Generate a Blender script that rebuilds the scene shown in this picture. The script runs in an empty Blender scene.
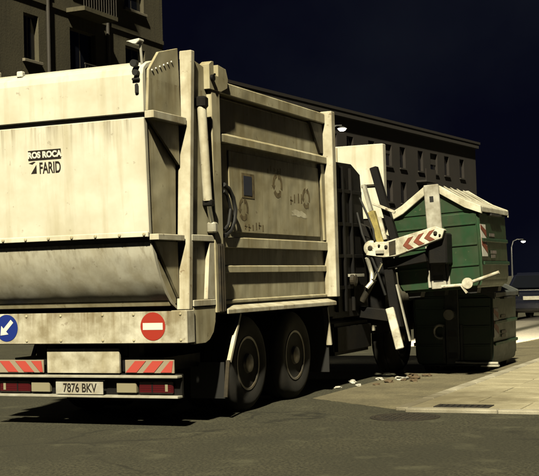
import bpy, bmesh, math, random
from mathutils import Vector, Matrix, Quaternion
random.seed(7)
SC = bpy.context.scene
COL = SC.collection

# ------------------------------------------------------------------ camera
F = Vector((-0.40025651, 0.91575191, 0.03454219))
R = Vector((0.91554761, 0.40122704, -0.02809697))
U = Vector((0.03958912, -0.02037902, 0.99900821))
cam_d = bpy.data.cameras.new('camera')
cam_d.lens = 81.73
cam_d.sensor_width = 36.0
cam_d.clip_end = 2000
cam = bpy.data.objects.new('camera', cam_d)
COL.objects.link(cam)
M3 = Matrix((R, U, -F)).transposed()
cam.matrix_world = Matrix.Translation((6.836, -10.748, 1.446)) @ M3.to_4x4()
SC.camera = cam

# ------------------------------------------------------------------ light
L = Vector((0.18, -0.69, 0.70)).normalized()       # towards the light
w = bpy.data.worlds.new('World')
SC.world = w
w.use_nodes = True
nt = w.node_tree
bg = nt.nodes['Background']
wtc = nt.nodes.new('ShaderNodeTexCoord')               # night sky over the town with thin uneven cloud
wno = nt.nodes.new('ShaderNodeTexNoise')
wno.inputs['Scale'].default_value = 5.0
wno.inputs['Detail'].default_value = 6
nt.links.new(wtc.outputs['Generated'], wno.inputs['Vector'])
wmr = nt.nodes.new('ShaderNodeMapRange')
wmr.inputs['From Min'].default_value = 0.38
wmr.inputs['From Max'].default_value = 0.68
nt.links.new(wno.outputs['Fac'], wmr.inputs['Value'])
wmx = nt.nodes.new('ShaderNodeMix')
wmx.data_type = 'RGBA'
wmx.inputs[6].default_value = (0.20, 0.23, 0.72, 1)
wmx.inputs[7].default_value = (0.60, 0.74, 1.25, 1)
nt.links.new(wmr.outputs[0], wmx.inputs[0])
nt.links.new(wmx.outputs[2], bg.inputs[0])
bg.inputs[1].default_value = 0.0062

sd = bpy.data.lights.new('street_light_glow', 'SUN')
sd.energy = 5.0
sd.color = (1.0, 0.91, 0.635)
sd.angle = math.radians(1.6)
sun = bpy.data.objects.new('street_light_glow', sd)
COL.objects.link(sun)
sun.rotation_euler = (-L).to_track_quat('-Z', 'Y').to_euler()

SC.cycles.diffuse_bounces = 0
SC.view_settings.view_transform = 'Standard'
SC.view_settings.look = 'None'
SC.view_settings.exposure = 0.6
SC.view_settings.gamma = 1.0

# ------------------------------------------------------------------ materials
MATS = {}

def mat(name, col, rough=0.6, metal=0.0, dirt=None, dirt_amt=0.0, scale=1.5, streak=False,
        spots=None, spot_amt=0.0, bump=0.0, bump_scale=60.0, rand=0.0, emit=None, estr=0.0, spec=0.5,
        fine=0.0, fine_scale=90.0, soil_shade=None, stain=None, drips=None, cracks=0.0):
    m = bpy.data.materials.new(name)
    m.use_nodes = True
    t = m.node_tree
    N, K = t.nodes, t.links
    b = N['Principled BSDF']
    b.inputs['Roughness'].default_value = rough
    b.inputs['Metallic'].default_value = metal
    b.inputs['Specular IOR Level'].default_value = spec
    b.inputs['Base Color'].default_value = (*col, 1)
    cur = None
    tc = N.new('ShaderNodeTexCoord')

    def noise(sc, detail=5, vec=None, rgh=0.6):
        n = N.new('ShaderNodeTexNoise')
        n.inputs['Scale'].default_value = sc
        n.inputs['Detail'].default_value = detail
        n.inputs['Roughness'].default_value = rgh
        K.new(vec if vec else tc.outputs['Object'], n.inputs['Vector'])
        return n.outputs['Fac']

    def ramp(src, a, c):
        r = N.new('ShaderNodeMapRange')
        r.inputs['From Min'].default_value = a
        r.inputs['From Max'].default_value = c
        K.new(src, r.inputs['Value'])
        return r.outputs['Result']

    def mul(x, y):
        n = N.new('ShaderNodeMath')
        n.operation = 'MULTIPLY'
        for i, v in enumerate((x, y)):
            if isinstance(v, (int, float)):
                n.inputs[i].default_value = v
            else:
                K.new(v, n.inputs[i])
        return n.outputs[0]

    def mix(fac, base, c):
        n = N.new('ShaderNodeMix')
        n.data_type = 'RGBA'
        K.new(fac, n.inputs[0])
        if base is None:
            n.inputs[6].default_value = (*col, 1)
        else:
            K.new(base, n.inputs[6])
        n.inputs[7].default_value = (*c, 1)
        return n.outputs[2]

    if dirt:
        cur = mix(mul(ramp(noise(scale), 0.36, 0.70), dirt_amt), cur, dirt)
        if streak:
            mp = N.new('ShaderNodeMapping')
            mp.inputs['Scale'].default_value = (7, 7, 0.55)
            K.new(tc.outputs['Object'], mp.inputs['Vector'])
            cur = mix(mul(ramp(noise(1.0, 6, mp.outputs[0]), 0.50, 0.78), dirt_amt * 1.15), cur, dirt)
    if soil_shade:                                   # road spray plus underside shade painted into the low parts: (colour, z0, z1, amount)
        c, z0, z1, a = soil_shade
        sp = N.new('ShaderNodeSeparateXYZ')
        K.new(tc.outputs['Object'], sp.inputs[0])
        cur = mix(mul(mul(ramp(sp.outputs[2], z1, z0), ramp(noise(5.0), 0.25, 0.65)), a), cur, c)
    if spots:
        cur = mix(mul(ramp(noise(11.0, 3), 0.66, 0.72), spot_amt), cur, spots)
    if fine:
        cur = mix(mul(ramp(noise(fine_scale, 2), 0.40, 0.62), fine), cur, tuple(c * 0.35 for c in col))
        cur = mix(mul(ramp(noise(fine_scale * 1.7, 2), 0.60, 0.75), fine * 0.6), cur, tuple(min(1, c * 2.4) for c in col))
    if drips:                                  # run-off streaks hanging from the seams
        mp = N.new('ShaderNodeMapping')
        mp.inputs['Scale'].default_value = (16, 16, 0.5)
        K.new(tc.outputs['Object'], mp.inputs['Vector'])
        sn = ramp(noise(1.0, 4, mp.outputs[0]), 0.48, 0.70)
        sp = N.new('ShaderNodeSeparateXYZ')
        K.new(tc.outputs['Object'], sp.inputs[0])
        for z in drips:
            lo = ramp(sp.outputs[2], z - 0.45, z)
            st_ = N.new('ShaderNodeMath')
            st_.operation = 'LESS_THAN'
            K.new(sp.outputs[2], st_.inputs[0])
            st_.inputs[1].default_value = z
            cur = mix(mul(mul(mul(lo, lo), st_.outputs[0]), mul(sn, 0.75)), cur, (0.16, 0.11, 0.05))
    if cracks:
        vo = N.new('ShaderNodeTexVoronoi')
        vo.feature = 'DISTANCE_TO_EDGE'
        vo.inputs['Scale'].default_value = 0.55
        nz = N.new('ShaderNodeTexNoise')
        nz.inputs['Scale'].default_value = 1.3
        nz.inputs['Detail'].default_value = 8
        K.new(tc.outputs['Object'], nz.inputs['Vector'])
        vm = N.new('ShaderNodeMix')
        vm.data_type = 'RGBA'
        vm.inputs[0].default_value = 0.45
        K.new(tc.outputs['Object'], vm.inputs[6])
        K.new(nz.outputs['Color'], vm.inputs[7])
        K.new(vm.outputs[2], vo.inputs['Vector'])
        ck = ramp(vo.outputs['Distance'], 0.012, 0.003)
        cur = mix(mul(mul(ck, ramp(noise(0.6), 0.42, 0.55)), cracks), cur, tuple(c * 0.25 for c in col))
        cur = mix(mul(ramp(noise(0.33, 3), 0.50, 0.62), 0.55), cur, tuple(c * 0.55 for c in col))
        cur = mix(mul(ramp(noise(2.1, 7), 0.56, 0.72), 0.55), cur, tuple(c * 2.0 for c in col))
    if stain:                                  # leaked refuse juice round a spot: (colour, centre, radius)
        c, ctr, rad = stain
        ge = N.new('ShaderNodeNewGeometry')
        ds = N.new('ShaderNodeVectorMath')
        ds.operation = 'DISTANCE'
        K.new(ge.outputs['Position'], ds.inputs[0])
        ds.inputs[1].default_value = ctr
        ad = N.new('ShaderNodeMath')
        ad.operation = 'ADD'
        K.new(ramp(ds.outputs['Value'], rad, rad * 0.3), ad.inputs[0])
        K.new(ramp(noise(2.3, 6, ge.outputs['Position']), 0.75, 0.2), ad.inputs[1])
        cur = mix(mul(ramp(ad.outputs[0], 0.35, 1.2), 0.85), cur, c)
    if rand:
        oi = N.new('ShaderNodeObjectInfo')
        cur = mix(mul(oi.outputs['Random'], rand), cur, tuple(c * 0.45 for c in col))
    if cur is not None:
        K.new(cur, b.inputs['Base Color'])
        rr = N.new('ShaderNodeMapRange')
        rr.inputs['To Min'].default_value = max(0.05, rough - 0.12)
        rr.inputs['To Max'].default_value = min(1, rough + 0.2)
        K.new(noise(9.0), rr.inputs['Value'])
        K.new(rr.outputs[0], b.inputs['Roughness'])
    if bump:
        bp_ = N.new('ShaderNodeBump')
        bp_.inputs['Strength'].default_value = bump
        bp_.inputs['Distance'].default_value = 0.02 if bump_scale > 10 else 0.05
        K.new(noise(bump_scale, 4 if bump_scale > 10 else 1.0), bp_.inputs['Height'])
        K.new(bp_.outputs[0], b.inputs['Normal'])
    if emit:
        b.inputs['Emission Color'].default_value = (*emit, 1)
        b.inputs['Emission Strength'].default_value = estr
    MATS[name] = m
    return m

GR = (0.26, 0.20, 0.10)
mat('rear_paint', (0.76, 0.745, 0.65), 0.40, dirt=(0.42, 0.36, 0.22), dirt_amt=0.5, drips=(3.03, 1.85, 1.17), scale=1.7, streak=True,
    spots=(0.12, 0.07, 0.03), spot_amt=0.35, bump=0.3, bump_scale=2.5, soil_shade=((0.20, 0.16, 0.085), 1.15, 2.0, 0.8))
mat('shaded_side_paint', (0.53, 0.49, 0.345), 0.5, dirt=(0.25, 0.20, 0.10), dirt_amt=0.75, scale=2.2, streak=True, drips=(3.42, 2.90, 1.80, 1.53),
    spots=(0.10, 0.06, 0.03), spot_amt=0.5, bump=0.35, bump_scale=3.0)  # darker copy of the truck paint: grime, plus the side's shade in the colour
mat('trim_paint', (0.66, 0.63, 0.51), 0.45, dirt=GR, dirt_amt=0.7, scale=3.5, streak=True, spots=(0.14, 0.07, 0.02), spot_amt=0.6)
mat('black_steel', (0.006, 0.006, 0.007), 0.6, spec=0.2, dirt=(0.015, 0.0125, 0.010), dirt_amt=0.7, scale=3, bump=0.1)
mat('grimy_steel', (0.020, 0.019, 0.017), 0.55, spec=0.3, dirt=(0.065, 0.05, 0.03), dirt_amt=0.8, scale=5, bump=0.15, bump_scale=20)
mat('black_rubber', (0.012, 0.012, 0.013), 0.7)
mat('tyre_rubber', (0.013, 0.0125, 0.012), 0.85, dirt=(0.028, 0.024, 0.019), dirt_amt=0.6, scale=6)
mat('rim_steel', (0.22, 0.21, 0.19), 0.4, 0.3, dirt=(0.12, 0.09, 0.05), dirt_amt=0.8, scale=5)
mat('chrome', (0.75, 0.75, 0.72), 0.2, 1.0)
mat('galvanised', (0.55, 0.54, 0.48), 0.45, 0.3, dirt=(0.2, 0.17, 0.1), dirt_amt=0.6, scale=6)
mat('sign_red', (0.36, 0.035, 0.022), 0.4)
mat('sign_white', (0.78, 0.76, 0.68), 0.4)
mat('sign_blue', (0.012, 0.03, 0.22), 0.4)
mat('print_black', (0.02, 0.015, 0.012), 0.5)
mat('print_brown', (0.10, 0.075, 0.04), 0.6, dirt=(0.3, 0.24, 0.13), dirt_amt=0.8, scale=14)
mat('sticker_navy', (0.03, 0.035, 0.06), 0.5)
mat('scuff_white', (0.85, 0.80, 0.62), 0.3, dirt=(0.3, 0.24, 0.13), dirt_amt=0.7, scale=6)
mat('reflector_red', (0.48, 0.075, 0.06), 0.3)
mat('reflector_pale', (0.32, 0.27, 0.2), 0.4)
mat('lamp_red', (0.055, 0.005, 0.008), 0.25)
mat('lens_red', (0.10, 0.008, 0.011), 0.25)
mat('lamp_cream', (0.28, 0.26, 0.18), 0.35, dirt=GR, dirt_amt=0.5)
mat('plate_white', (0.42, 0.41, 0.36), 0.45, dirt=(0.25, 0.2, 0.12), dirt_amt=0.6, scale=12)
mat('yellow_steel', (0.48, 0.40, 0.13), 0.5, dirt=(0.08, 0.06, 0.03), dirt_amt=0.85, scale=6, spots=(0.06, 0.04, 0.02), spot_amt=0.8)
mat('worn_white', (0.76, 0.74, 0.62), 0.5, dirt=(0.14, 0.1, 0.05), dirt_amt=0.8, scale=7, spots=(0.10, 0.05, 0.02), spot_amt=0.9)
mat('chevron_red', (0.24, 0.06, 0.035), 0.5, dirt=(0.10, 0.06, 0.03), dirt_amt=0.7, scale=12)
mat('bin_green', (0.012, 0.052, 0.020), 0.42, dirt=(0.035, 0.045, 0.024), dirt_amt=0.75, scale=4, streak=True, spots=(0.09, 0.10, 0.06), spot_amt=0.6, bump=0.2, bump_scale=3)
mat('bin_green_dark', (0.012, 0.050, 0.024), 0.5, dirt=(0.03, 0.04, 0.022), dirt_amt=0.7, scale=3)
mat('bin_green_shaded', (0.006, 0.020, 0.012), 0.5, dirt=(0.012, 0.018, 0.012), dirt_amt=0.7, scale=3)  # darkened copy of the container green, shade below the raised one put in
mat('bin_grey', (0.10, 0.11, 0.11), 0.5, dirt=(0.03, 0.03, 0.025), dirt_amt=0.8, scale=5)
mat('bin_lid', (0.72, 0.70, 0.58), 0.45, dirt=(0.20, 0.16, 0.08), dirt_amt=0.7, scale=5)
mat('bin_white', (0.52, 0.51, 0.45), 0.5, dirt=(0.16, 0.13, 0.08), dirt_amt=0.7, scale=6)
mat('faded_print', (0.22, 0.18, 0.17), 0.5, dirt=(0.03, 0.06, 0.03), dirt_amt=0.8, scale=10)
mat('asphalt', (0.060, 0.058, 0.037), 0.85, dirt=(0.088, 0.081, 0.049), dirt_amt=0.75, scale=0.9, fine=1.0, fine_scale=34, bump=0.9, bump_scale=55, cracks=0.9)
mat('gutter_concrete', (0.21, 0.185, 0.115), 0.85, dirt=(0.085, 0.075, 0.05), dirt_amt=0.85, scale=1.6, fine=0.5, fine_scale=30, bump=0.5, bump_scale=50)
mat('slab_concrete', (0.56, 0.51, 0.36), 0.8, dirt=(0.24, 0.20, 0.11), dirt_amt=0.75, scale=2.2, fine=0.35, fine_scale=40, rand=0.35, bump=0.4, bump_scale=50, stain=((0.13, 0.108, 0.06), (2.3, 2.8, 0), 1.9))
mat('kerb_stone', (0.50, 0.47, 0.38), 0.75, dirt=(0.22, 0.19, 0.12), dirt_amt=0.8, scale=3, rand=0.35, bump=0.3, stain=((0.11, 0.092, 0.055), (2.3, 2.6, 0), 1.6))
mat('joint_sand', (0.13, 0.11, 0.07), 0.95)
mat('cast_iron', (0.022, 0.02, 0.018), 0.6, dirt=(0.05, 0.04, 0.025), dirt_amt=0.7, scale=8)
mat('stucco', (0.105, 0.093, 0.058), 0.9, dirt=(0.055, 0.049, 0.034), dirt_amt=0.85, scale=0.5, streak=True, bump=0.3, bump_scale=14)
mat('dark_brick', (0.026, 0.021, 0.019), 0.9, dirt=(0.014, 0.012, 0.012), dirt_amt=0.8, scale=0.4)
mat('brick_band', (0.028, 0.024, 0.022), 0.9)
mat('window_glass', (0.008, 0.009, 0.014), 0.15)
mat('window_frame', (0.14, 0.12, 0.09), 0.6)
mat('shutter', (0.045, 0.04, 0.035), 0.7)
mat('sill_stone', (0.20, 0.18, 0.14), 0.8)
mat('roof_tile', (0.016, 0.012, 0.011), 0.9)
mat('car_paint', (0.006, 0.007, 0.014), 0.22, spec=0.6)
mat('car_glass', (0.006, 0.007, 0.01), 0.08)
mat('lamp_metal', (0.09, 0.09, 0.09), 0.5, 0.4)
mat('lamp_glow', (1, 1, 1), 0.4, emit=(1.0, 0.93, 0.78), estr=30)
mat('headlight_glow', (1, 1, 1), 0.4, emit=(1.0, 0.90, 0.70), estr=12)
mat('paper', (0.50, 0.49, 0.44), 0.7)
mat('cardboard', (0.10, 0.07, 0.04), 0.85)

# ------------------------------------------------------------------ mesh helpers
class B:
    def __init__(s):
        s.bm = bmesh.new()

    def box(s, x0, x1, y0, y1, z0, z1, mtx=None):
        vs = [Vector((x, y, z)) for x in (x0, x1) for y in (y0, y1) for z in (z0, z1)]
        if mtx:
            vs = [mtx @ v for v in vs]
        v = [s.bm.verts.new(p) for p in vs]
        for f in ((0, 1, 3, 2), (4, 6, 7, 5), (0, 4, 5, 1), (2, 3, 7, 6), (0, 2, 6, 4), (1, 5, 7, 3)):
            s.bm.faces.new([v[i] for i in f])
        return s

    def prism(s, prof, axis, a, b):
        """profile (list of 2-tuples) extruded along axis 'x' (y,z), 'y' (x,z) or 'z' (x,y)"""
        def P(p, t):
            if axis == 'x':
                return (t, p[0], p[1])
            if axis == 'y':
                return (p[0], t, p[1])
            return (p[0], p[1], t)
        A = [s.bm.verts.new(P(p, a)) for p in prof]
        Z = [s.bm.verts.new(P(p, b)) for p in prof]
        n = len(prof)
        s.bm.faces.new(A)
        s.bm.faces.new(Z[::-1])
        for i in range(n):
            j = (i + 1) % n
            s.bm.faces.new((A[j], A[i], Z[i], Z[j]))
        return s

    def bar(s, p, q, wd, ht, up=(0, 0, 1)):
        p, q = Vector(p), Vector(q)
        d = (q - p).normalized()
        side = d.cross(Vector(up)).normalized()
        u2 = side.cross(d)
        v = []
        for c in (p, q):
            for a, b in ((-1, -1), (1, -1), (1, 1), (-1, 1)):
                v.append(s.bm.verts.new(c + side * a * wd / 2 + u2 * b * ht / 2))
        for f in ((3, 2, 1, 0), (4, 5, 6, 7), (0, 1, 5, 4), (1, 2, 6, 5), (2, 3, 7, 6), (3, 0, 4, 7)):
            s.bm.faces.new([v[i] for i in f])
        return s

    def tube(s, pts, r, n=10):
        pts = [Vector(p) for p in pts]
        rings = []
        for i, p in enumerate(pts):
            d = (pts[min(i + 1, len(pts) - 1)] - pts[max(i - 1, 0)]).normalized()
            a = d.orthogonal().normalized() if i == 0 else (rings_a - d * rings_a.dot(d)).normalized()
            rings_a = a
            b = d.cross(a)
            rr = r[i] if isinstance(r, (list, tuple)) else r
            rings.append([s.bm.verts.new(p + (a * math.cos(t) + b * math.sin(t)) * rr)
                          for t in (2 * math.pi * k / n for k in range(n))])
        for A, Z in zip(rings, rings[1:]):
            for k in range(n):
                j = (k + 1) % n
                s.bm.faces.new((A[k], A[j], Z[j], Z[k]))
        s.bm.faces.new(rings[0][::-1])
        s.bm.faces.new(rings[-1])
        return s

    def lathe(s, prof, c, axis='x', n=32):
        """prof: (offset along axis, radius)"""
        c = Vector(c)
        rings = []
        for o, r in prof:
            ring = []
            for k in range(n):
                t = 2 * math.pi * k / n
                a, b = r * math.cos(t), r * math.sin(t)
                p = {'x': (o, a, b), 'y': (a, o, b), 'z': (a, b, o)}[axis]
                ring.append(s.bm.verts.new(c + Vector(p)))
            rings.append(ring)
        for A, Z in zip(rings, rings[1:]):
            for k in range(n):
                j = (k + 1) % n
                s.bm.faces.new((A[k], A[j], Z[j], Z[k]))
        s.bm.faces.new(rings[0][::-1])
        s.bm.faces.new(rings[-1])
        return s

    def poly(s, pts):
        s.bm.faces.new([s.bm.verts.new(p) for p in pts])
        return s

    def build(s, name, m, parent=None, bevel=0.0, seg=1, smooth=False, jitter=0.0, loc=None):
        bm = s.bm
        bmesh.ops.remove_doubles(bm, verts=bm.verts, dist=1e-6)
        bmesh.ops.recalc_face_normals(bm, faces=bm.faces)
        if bevel:
            bmesh.ops.bevel(bm, geom=[e for e in bm.edges if e.is_manifold and e.calc_face_angle(0) > 0.3],
                            offset=bevel, segments=seg, affect='EDGES', clamp_overlap=True)
        if jitter:
            for v in bm.verts:
                v.co += Vector([random.uniform(-jitter, jitter) for _ in range(3)])
        if loc is not None:
            bmesh.ops.translate(bm, verts=bm.verts, vec=-Vector(loc))
        me = bpy.data.meshes.new(name)
        bm.to_mesh(me)
        bm.free()
        if smooth:
            me.polygons.foreach_set('use_smooth', [True] * len(me.polygons))
            try:
                me.set_sharp_from_angle(angle=math.radians(40))
            except Exception:
                pass
        me.materials.append(MATS[m])
        o = bpy.data.objects.new(name, me)
        COL.objects.link(o)
        if loc is not None:
            o.location = loc
        if parent:
            o.parent = parent
        return o


def thing(name, label, cat, loc=(0, 0, 0), rz=0.0, group=None):
    o = bpy.data.objects.new(name, None)
    o.empty_display_size = 0.2
    COL.objects.link(o)
    o.location = loc
    o.rotation_euler = (0, 0, rz)
    return tag(o, label, cat, group)


def tag(o, label, cat, group=None):
    o['label'] = label
    o['category'] = cat
    if group:
        o['group'] = group
    return o


def struct(o):
    o['kind'] = 'structure'
    return o


def copy_tree(o, parent=None):
    c = o.copy()
    COL.objects.link(c)
    c.parent = parent
    for ch in list(o.children):
        copy_tree(ch, c)
    return c


def text_mesh(name, body, size, m, parent, mtx, bold=0.0, sx=1.0, font_shear=0.0):
    cu = bpy.data.curves.new(name, 'FONT')
    cu.body = body
    cu.size = size
    cu.offset = bold
    cu.shear = font_shear
    cu.align_x = 'CENTER'
    cu.align_y = 'CENTER'
    cu.extrude = 0.0006
    o = bpy.data.objects.new(name + '_curve', cu)
    COL.objects.link(o)
    dg = bpy.context.evaluated_depsgraph_get()
    me = bpy.data.meshes.new_from_object(o.evaluated_get(dg))
    bpy.data.objects.remove(o)
    me.transform(mtx @ Matrix.Diagonal((sx, 1, 1, 1)))
    me.materials.clear()
    me.materials.append(MATS[m])
    ob = bpy.data.objects.new(name, me)
    COL.objects.link(ob)
    ob.parent = parent
    return ob

# ------------------------------------------------------------------ setting: road, gutter, sidewalk
g = B()
nx = 40
g.poly([(-400, -120, 0), (400, -120, 0), (400, 700, 0), (-400, 700, 0)])
struct(g.build('road', 'asphalt'))

SWX, SWY, SWZ = 2.85, 1.84, 0.035
ap = [(SWX - 0.153, 60), (1.30, 60), (1.30, 3.3)]
for k in range(13):
    ap.append((1.30 + k * (SWX - 0.16 - 1.30) / 12, 3.1 - k * 0.085 + random.uniform(-.03, .03)))
struct(B().prism(ap, 'z', -0.05, 0.004).build('gutter', 'gutter_concrete'))
sw = struct(B().box(SWX, 40, SWY + 0.05, 60, -0.05, SWZ - 0.012).build('sidewalk', 'joint_sand'))
slab_me = None
S = 0.6
for i in range(9):
    for j in range(26):
        x0, y0 = SWX + 0.01 + i * S, SWY + 0.16 + j * S
        dz = random.uniform(-0.003, 0.003)
        if slab_me is None:
            o = B().box(0.004, S - 0.004, 0.004, S - 0.004, -0.06, 0.0).build('slab', 'slab_concrete', sw, bevel=0.004)
            slab_me = o.data
        else:
            o = bpy.data.objects.new('slab', slab_me)
            COL.objects.link(o)
            o.parent = sw
        o.location = (x0, y0, SWZ + dz)
        o.rotation_euler = (random.uniform(-.003, .003), random.uniform(-.003, .003), 0)
kme = None
for k in range(7):
    if kme is None:
        o = B().box(0.003, 0.997, 0, 0.15, -0.1, SWZ + 0.004).build('kerb_stone', 'kerb_stone', sw, bevel=0.012)
        kme = o.data
    else:
        o = bpy.data.objects.new('kerb_stone', kme)
        COL.objects.link(o)
        o.parent = sw
    o.location = (SWX + k * 1.0, SWY + random.uniform(-.006, .006), random.uniform(-.004, .004))
for k in range(18):
    o = bpy.data.objects.new('kerb_stone', kme)
    COL.objects.link(o)
    o.parent = sw
    o.rotation_euler = (0, 0, math.pi / 2)
    o.location = (SWX - 0.002, SWY + 0.152 + k * 1.0, random.uniform(-.004, .004) - 0.004)

# ------------------------------------------------------------------ the refuse truck
T = thing('refuse_truck', 'dirty cream white refuse truck with side arm lifting a green container', 'truck', (0, 0, 0))
HW = 1.25

# --- rear bar with the two round signs
BY = -0.07
rb = B().box(-HW - 0.01, HW + 0.01, BY, 0.10, 0.85, 1.176).build('rear_bar', 'rear_paint', T, bevel=0.008)
for s in (-1, 1):
    prof = [(0.103, 1.20), (0.62, 1.20), (0.60, 1.04), (0.55, 0.93), (0.46, 0.86), (0.36, 0.83), (0.103, 0.83)]
    B().prism(prof, 'x', s * 1.20, s * 1.245).build('bar_side_plate', 'shaded_side_paint', T, bevel=0.006)

def disc(name, r, m, parent, x, z, y, th=0.004, n=40):
    return B().lathe([(0, r), (th, r)], (x, y - th, z), 'y', n).build(name, m, parent)

sg = disc('no_entry_sign', 0.140, 'sign_red', T, 0.88, 1.022, BY)
sg['label'] = 'round red no entry sign with a white bar'
B().box(0.88 - 0.112, 0.88 + 0.112, BY - 0.0065, BY - 0.0042, 0.988, 1.056).build('white_bar', 'sign_white', sg)
ag = disc('direction_sign', 0.140, 'sign_blue', T, -0.87, 1.022, BY)
ag['label'] = 'round blue sign with white arrow pointing down left'
# arrow pointing down-left
a = B()
def arr(pts):
    ca, sa = math.cos(math.radians(225)), math.sin(math.radians(225))
    return [(-0.87 + x * ca - z * sa, 1.022 + x * sa + z * ca) for x, z in pts]
a.prism(arr([(-0.10, -0.022), (0.03, -0.022), (0.03, -0.062), (0.108, 0.0), (0.03, 0.062), (0.03, 0.022), (-0.10, 0.022)]), 'y', BY - 0.0065, BY - 0.0042)
a.build('arrow', 'sign_white', ag)

# --- tailgate: one body with an upper lid panel, a middle panel and a tucked under lower panel
TX = 1.115
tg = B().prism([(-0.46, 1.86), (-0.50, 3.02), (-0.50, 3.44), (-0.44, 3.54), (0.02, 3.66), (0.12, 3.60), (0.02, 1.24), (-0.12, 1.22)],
               'x', -TX + 0.012, TX - 0.012).build('tailgate', 'shaded_side_paint', T, bevel=0.006)
up = B()
up.prism([(-0.515, 3.075), (-0.575, 3.08), (-0.575, 3.45), (-0.555, 3.52), (-0.50, 3.565), (-0.40, 3.60), (0.0, 3.68), (0.0, 3.665), (-0.40, 3.57), (-0.51, 3.50)], 'x', -TX, TX)
up.build('upper_panel', 'rear_paint', tg, bevel=0.006)
B().prism([(-0.465, 1.89), (-0.525, 1.89), (-0.572, 3.035), (-0.505, 3.035)], 'x', -TX, TX).build('middle_panel', 'rear_paint', tg, bevel=0.008)
prof = [(-0.48, 1.845), (-0.445, 1.74), (-0.395, 1.62), (-0.32, 1.48), (-0.23, 1.35), (-0.12, 1.25), (0.0, 1.19),
        (0.0, 1.22), (-0.11, 1.29), (-0.20, 1.39), (-0.29, 1.51), (-0.36, 1.66), (-0.43, 1.845)]
B().prism(prof, 'x', -TX, TX).build('lower_panel', 'rear_paint', tg, smooth=True)
B().box(-TX + 0.004, TX - 0.004, -0.535, -0.47, 3.037, 3.073).build('rubber_seal', 'black_rubber', tg)
B().box(-TX + 0.004, TX - 0.004, -0.495, -0.42, 1.85, 1.885).build('rubber_seal', 'black_rubber', tg)
B().box(-TX - 0.004, TX + 0.004, -0.556, -0.522, 1.888, 1.945).build('lip', 'rear_paint', tg, bevel=0.008)
for k in range(9):
    B().lathe([(0, 0.016), (-0.008, 0.016), (-0.012, 0.010)], (-1.08 + k * 0.27, -0.556, 1.917), 'y', 10).build('bolt', 'shaded_side_paint', tg)
for x in (-1.19, -0.62, -0.2, 0.3, 0.66, 1.19):
    for z in (0.885, 1.14):
        B().lathe([(0, 0.014), (-0.006, 0.014), (-0.010, 0.008)], (x, BY, z), 'y', 10).build('bolt', 'shaded_side_paint', rb)
# ribs on the tailgate's sides
for s in (-1, 1):
    for z, y0, hh in ((3.06, -0.56, 0.075), (1.89, -0.52, 0.06)):
        B().box(min(s * TX, s * (TX + .10)), max(s * TX, s * (TX + .10)), y0, 0.12 if z > 2 else 0.02, z - hh / 2, z + hh / 2).build('side_rib', 'trim_paint', tg, bevel=0.006)
    B().prism([(-0.52, 3.02), (0.08, 3.02), (0.08, 2.62)], 'x', s * (TX + 0.002), s * (TX + 0.03)).build('gusset', 'shaded_side_paint', tg)
    B().prism([(-0.46, 1.85), (0.0, 1.85), (0.0, 1.3)], 'x', s * (TX + 0.002), s * (TX + 0.03)).build('gusset', 'shaded_side_paint', tg)

# maker's lettering on the rear
zc = 2.70
def ytail(z):
    return -0.525 - (z - 1.89) / (3.035 - 1.89) * 0.047
tilt = math.atan2(0.047, 1.145)
MT = lambda x, z, off: Matrix.Translation((x, ytail(z) - off, z)) @ Matrix.Rotation(math.pi / 2 + tilt, 4, 'X')
def plate_on_tail(name, x0, x1, z0, z1, m, parent, off=0.003, th=0.0015):
    b = B()
    pts = [(ytail(z0) - off, z0), (ytail(z1) - off, z1), (ytail(z1) - off - th, z1), (ytail(z0) - off - th, z0)]
    b.prism(pts, 'x', x0, x1)
    return b.build(name, m, parent)
lg = plate_on_tail('maker_plate', -0.215, 0.170, 2.700, 2.800, 'print_black', tg, off=0.0012)
text_mesh('lettering', 'ROS ROCA', 0.082, 'sign_white', lg, MT(-0.022, 2.750, 0.004), bold=0.004, sx=0.97)
text_mesh('lettering', 'FARID', 0.155, 'print_black', tg, MT(0.036, 2.615, 0.002), bold=0.0035, sx=0.60)
b = B()
b.poly([(-0.215, ytail(2.67) - .002, 2.675), (-0.17, ytail(2.67) - .002, 2.662), (-0.13, ytail(2.67) - .002, 2.685), (-0.15, ytail(2.67) - .002, 2.69)])
b.poly([(-0.19, ytail(2.57) - .002, 2.57), (-0.122, ytail(2.57) - .002, 2.57), (-0.122, ytail(2.65) - .002, 2.66)])
b.build('maker_emblem', 'print_black', tg)

# small fittings on the tailgate's top corner: horn lamp, hook and hose couplings
B().box(-0.36, -0.29, -0.53, -0.47, 3.55, 3.615).build('marker_lamp', 'sign_white', tg, bevel=0.01)
hk = B().tube([(1.075, -0.50, 3.50), (1.075, -0.52, 3.66), (1.078, -0.54, 3.77)], 0.014).build('lamp_stalk', 'galvanised', tg, smooth=True)
B().prism([(0.955, 3.775), (1.10, 3.79), (1.10, 3.765), (1.06, 3.735), (1.03, 3.74)], 'y', -0.60, -0.50).build('work_lamp', 'sign_white', hk, bevel=0.006)
cp = B().box(1.035, 1.075, -0.60, -0.577, 3.26, 3.36).build('latch_block', 'black_rubber', tg, bevel=0.012)
B().lathe([(0, 0.036), (0.05, 0.036), (0.055, 0.02)], (1.045, -0.63, 3.55), 'y', 16).build('hose_coupling', 'black_rubber', tg)
B().lathe([(0, 0.030), (0.05, 0.030)], (1.06, -0.628, 3.46), 'y', 16).build('hose_coupling', 'black_rubber', tg)
B().box(1.01, 1.09, -0.605, -0.577, 3.39, 3.415).build('latch_block', 'black_rubber', tg, bevel=0.006)
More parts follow.
